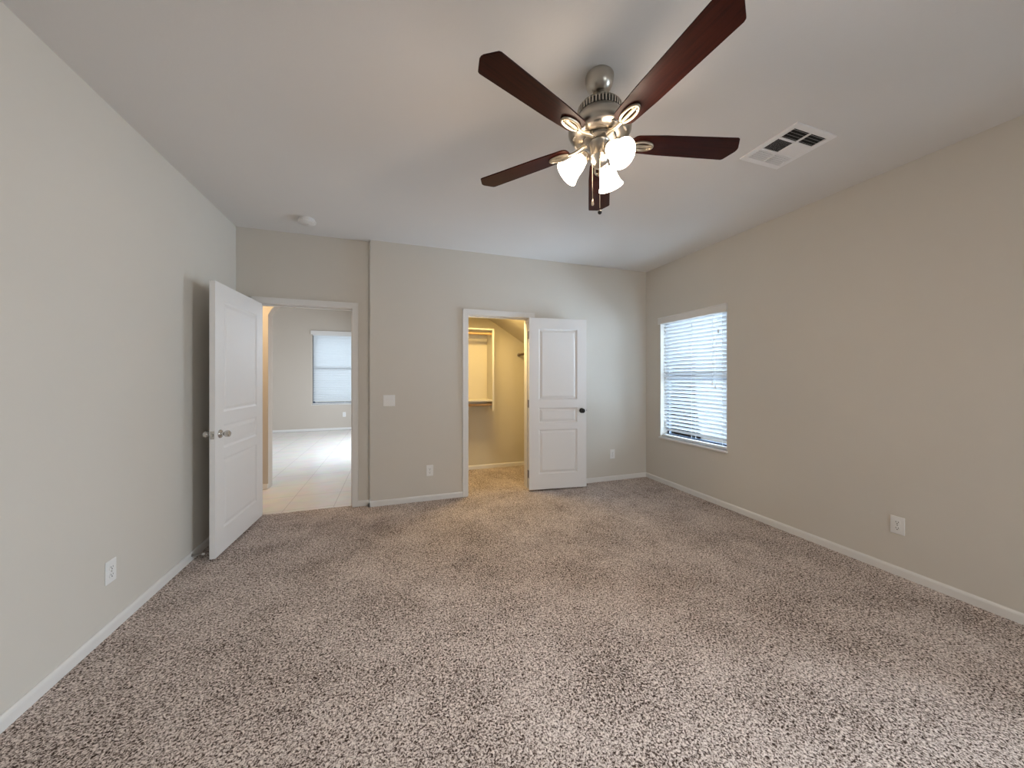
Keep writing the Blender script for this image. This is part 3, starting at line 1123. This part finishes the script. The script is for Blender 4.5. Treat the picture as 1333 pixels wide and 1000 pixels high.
def iron_bm():
    """bracket under the blade: arm from the flywheel and an oval loop with a centre bar"""
    bm_ = bmesh.new()
    zc = -0.0085
    oc, ra, rb = 0.205, 0.050, 0.024
    pts = []
    for i in range(36):
        a = 2 * math.pi * i / 36
        pts.append((oc + ra * math.cos(a), rb * math.sin(a), zc))
    tube(bm_, pts, 0.0062, 8, closed=True)
    tube(bm_, [(oc - ra, 0, zc), (oc - 0.02, 0, zc - 0.001), (oc + 0.02, 0, zc - 0.001), (oc + ra, 0, zc)], [0.006, 0.0075, 0.0075, 0.006], 8)
    # arm
    tube(bm_, [(0.060, 0, 0.006), (0.085, 0, 0.003), (0.110, 0, -0.006), (0.135, 0, -0.010), (0.158, 0, -0.0095)],
         [0.012, 0.011, 0.009, 0.0085, 0.0095], 10)
    # foot on the flywheel
    bx(bm_, 0.050, 0.082, -0.017, 0.017, 0.000, 0.012)
    return bm_


ANG0 = -14.4
proto = None
for k in range(5):
    a = R(ANG0 + 72 * k)
    # pitch the blade about its long axis so that the +y edge hangs lower
    Mb = Matrix.Translation((0, 0, ZB)) @ Matrix.Rotation(a, 4, 'Z') @ Matrix.Rotation(-PITCH, 4, 'X')
    if proto is None:
        proto = obj('blade', blade_bm(), M_BLADE, fan, bevel=0.0012)
        proto.matrix_basis = Mb
        ir = obj('blade_bracket', iron_bm(), M_IRON, proto, smooth=True)
        for sx, sy in ((0.172, 0.0), (0.238, 0.013), (0.238, -0.013)):
            bm = bmesh.new()
            lathe(bm, [(0.0, -0.0165), (0.004, -0.0155), (0.0055, -0.012), (0.0, -0.012)], 12)
            obj('screw', bm, M_IRON, proto, loc=(sx, sy, 0.002), smooth=True)
    else:
        copy_tree(proto, fan).matrix_basis = Mb

# light kit: arms, sockets, bell shades, bulbs
for k, az in enumerate((36.0, 156.0, 276.0)):
    a = R(az)
    tilt = R(47)
    # local z of the shade points back along its axis (up and inward)
    neck = Vector((0.066 * math.cos(a), 0.066 * math.sin(a), fz(2.372)))
    Ms = Matrix.Translation(neck) @ Matrix.Rotation(a, 4, 'Z') @ Matrix.Rotation(-tilt, 4, 'Y')
    bm = bmesh.new()
    ca_, sa_ = math.cos(a), math.sin(a)
    tube(bm, [(0.036 * ca_, 0.036 * sa_, fz(2.352)), (0.052 * ca_, 0.052 * sa_, fz(2.372)), (0.060 * ca_, 0.060 * sa_, fz(2.382)), (0.066 * ca_, 0.066 * sa_, fz(2.374))], 0.0095, 10)
    lathe(bm, [(0.0, 0.012), (0.020, 0.010), (0.026, 0.0), (0.028, -0.018), (0.022, -0.022), (0.0, -0.022)], 24, Ms)
    obj('lamp_arm', bm, M_NICKEL, fan, smooth=True)
    bm = bmesh.new()
    prof = [(0.0245, -0.010), (0.0285, -0.022), (0.036, -0.040), (0.0415, -0.060), (0.0455, -0.082), (0.052, -0.102), (0.0615, -0.120),
            (0.0590, -0.1185), (0.0495, -0.101), (0.043, -0.081), (0.039, -0.060), (0.0335, -0.041), (0.026, -0.024), (0.022, -0.010)]
    lathe(bm, prof, 32, None, cap=False)
    sh = obj('lamp_shade', bm, M_SHADE, fan, smooth=True)
    sh.matrix_basis = Ms
    bm = bmesh.new()
    lathe(bm, [(0.0, -0.022), (0.010, -0.024), (0.013, -0.036), (0.022, -0.056), (0.024, -0.070), (0.018, -0.085), (0.0, -0.092)], 20)
    obj('bulb', bm, M_BULB, sh, smooth=True)
    c = Ms @ Vector((0, 0, -0.10))
    pl = point('fan_bulb_light', (0, 0, 0), 10.0, (1.0, 0.79, 0.64), 0.03)
    pl.parent = fan
    pl.location = c

# pull chains
for (px, py, zb, m_, lab) in ((-0.036, -0.012, 2.135, M_IRON, None), (-0.019, -0.0315, 2.083, M_BRONZE, 'dark ball pull')):
    bm = bmesh.new()
    tube(bm, [(px * 1.0, py * 1.0, fz(2.36)), (px * 1.25, py * 1.25, fz(2.352)), (px * 1.3, py * 1.3, fz(2.33)), (px * 1.3, py * 1.3, fz(zb + 0.018))], 0.0012, 6)
    pc = obj('pull_chain', bm, M_IRON, fan)
    bm = bmesh.new()
    if lab:
        lathe(bm, [(0.0, 0.010), (0.004, 0.009), (0.0085, 0.004), (0.0095, -0.001), (0.0085, -0.006), (0.004, -0.010), (0.0, -0.011)], 16)
    else:
        lathe(bm, [(0.0, 0.018), (0.003, 0.016), (0.0045, 0.006), (0.0062, -0.006), (0.005, -0.013), (0.0, -0.016)], 14)
    pk = obj('pull_knob', bm, m_, pc, loc=(px * 1.3, py * 1.3, fz(zb)), smooth=True)
    if lab:
        pk['label'] = lab
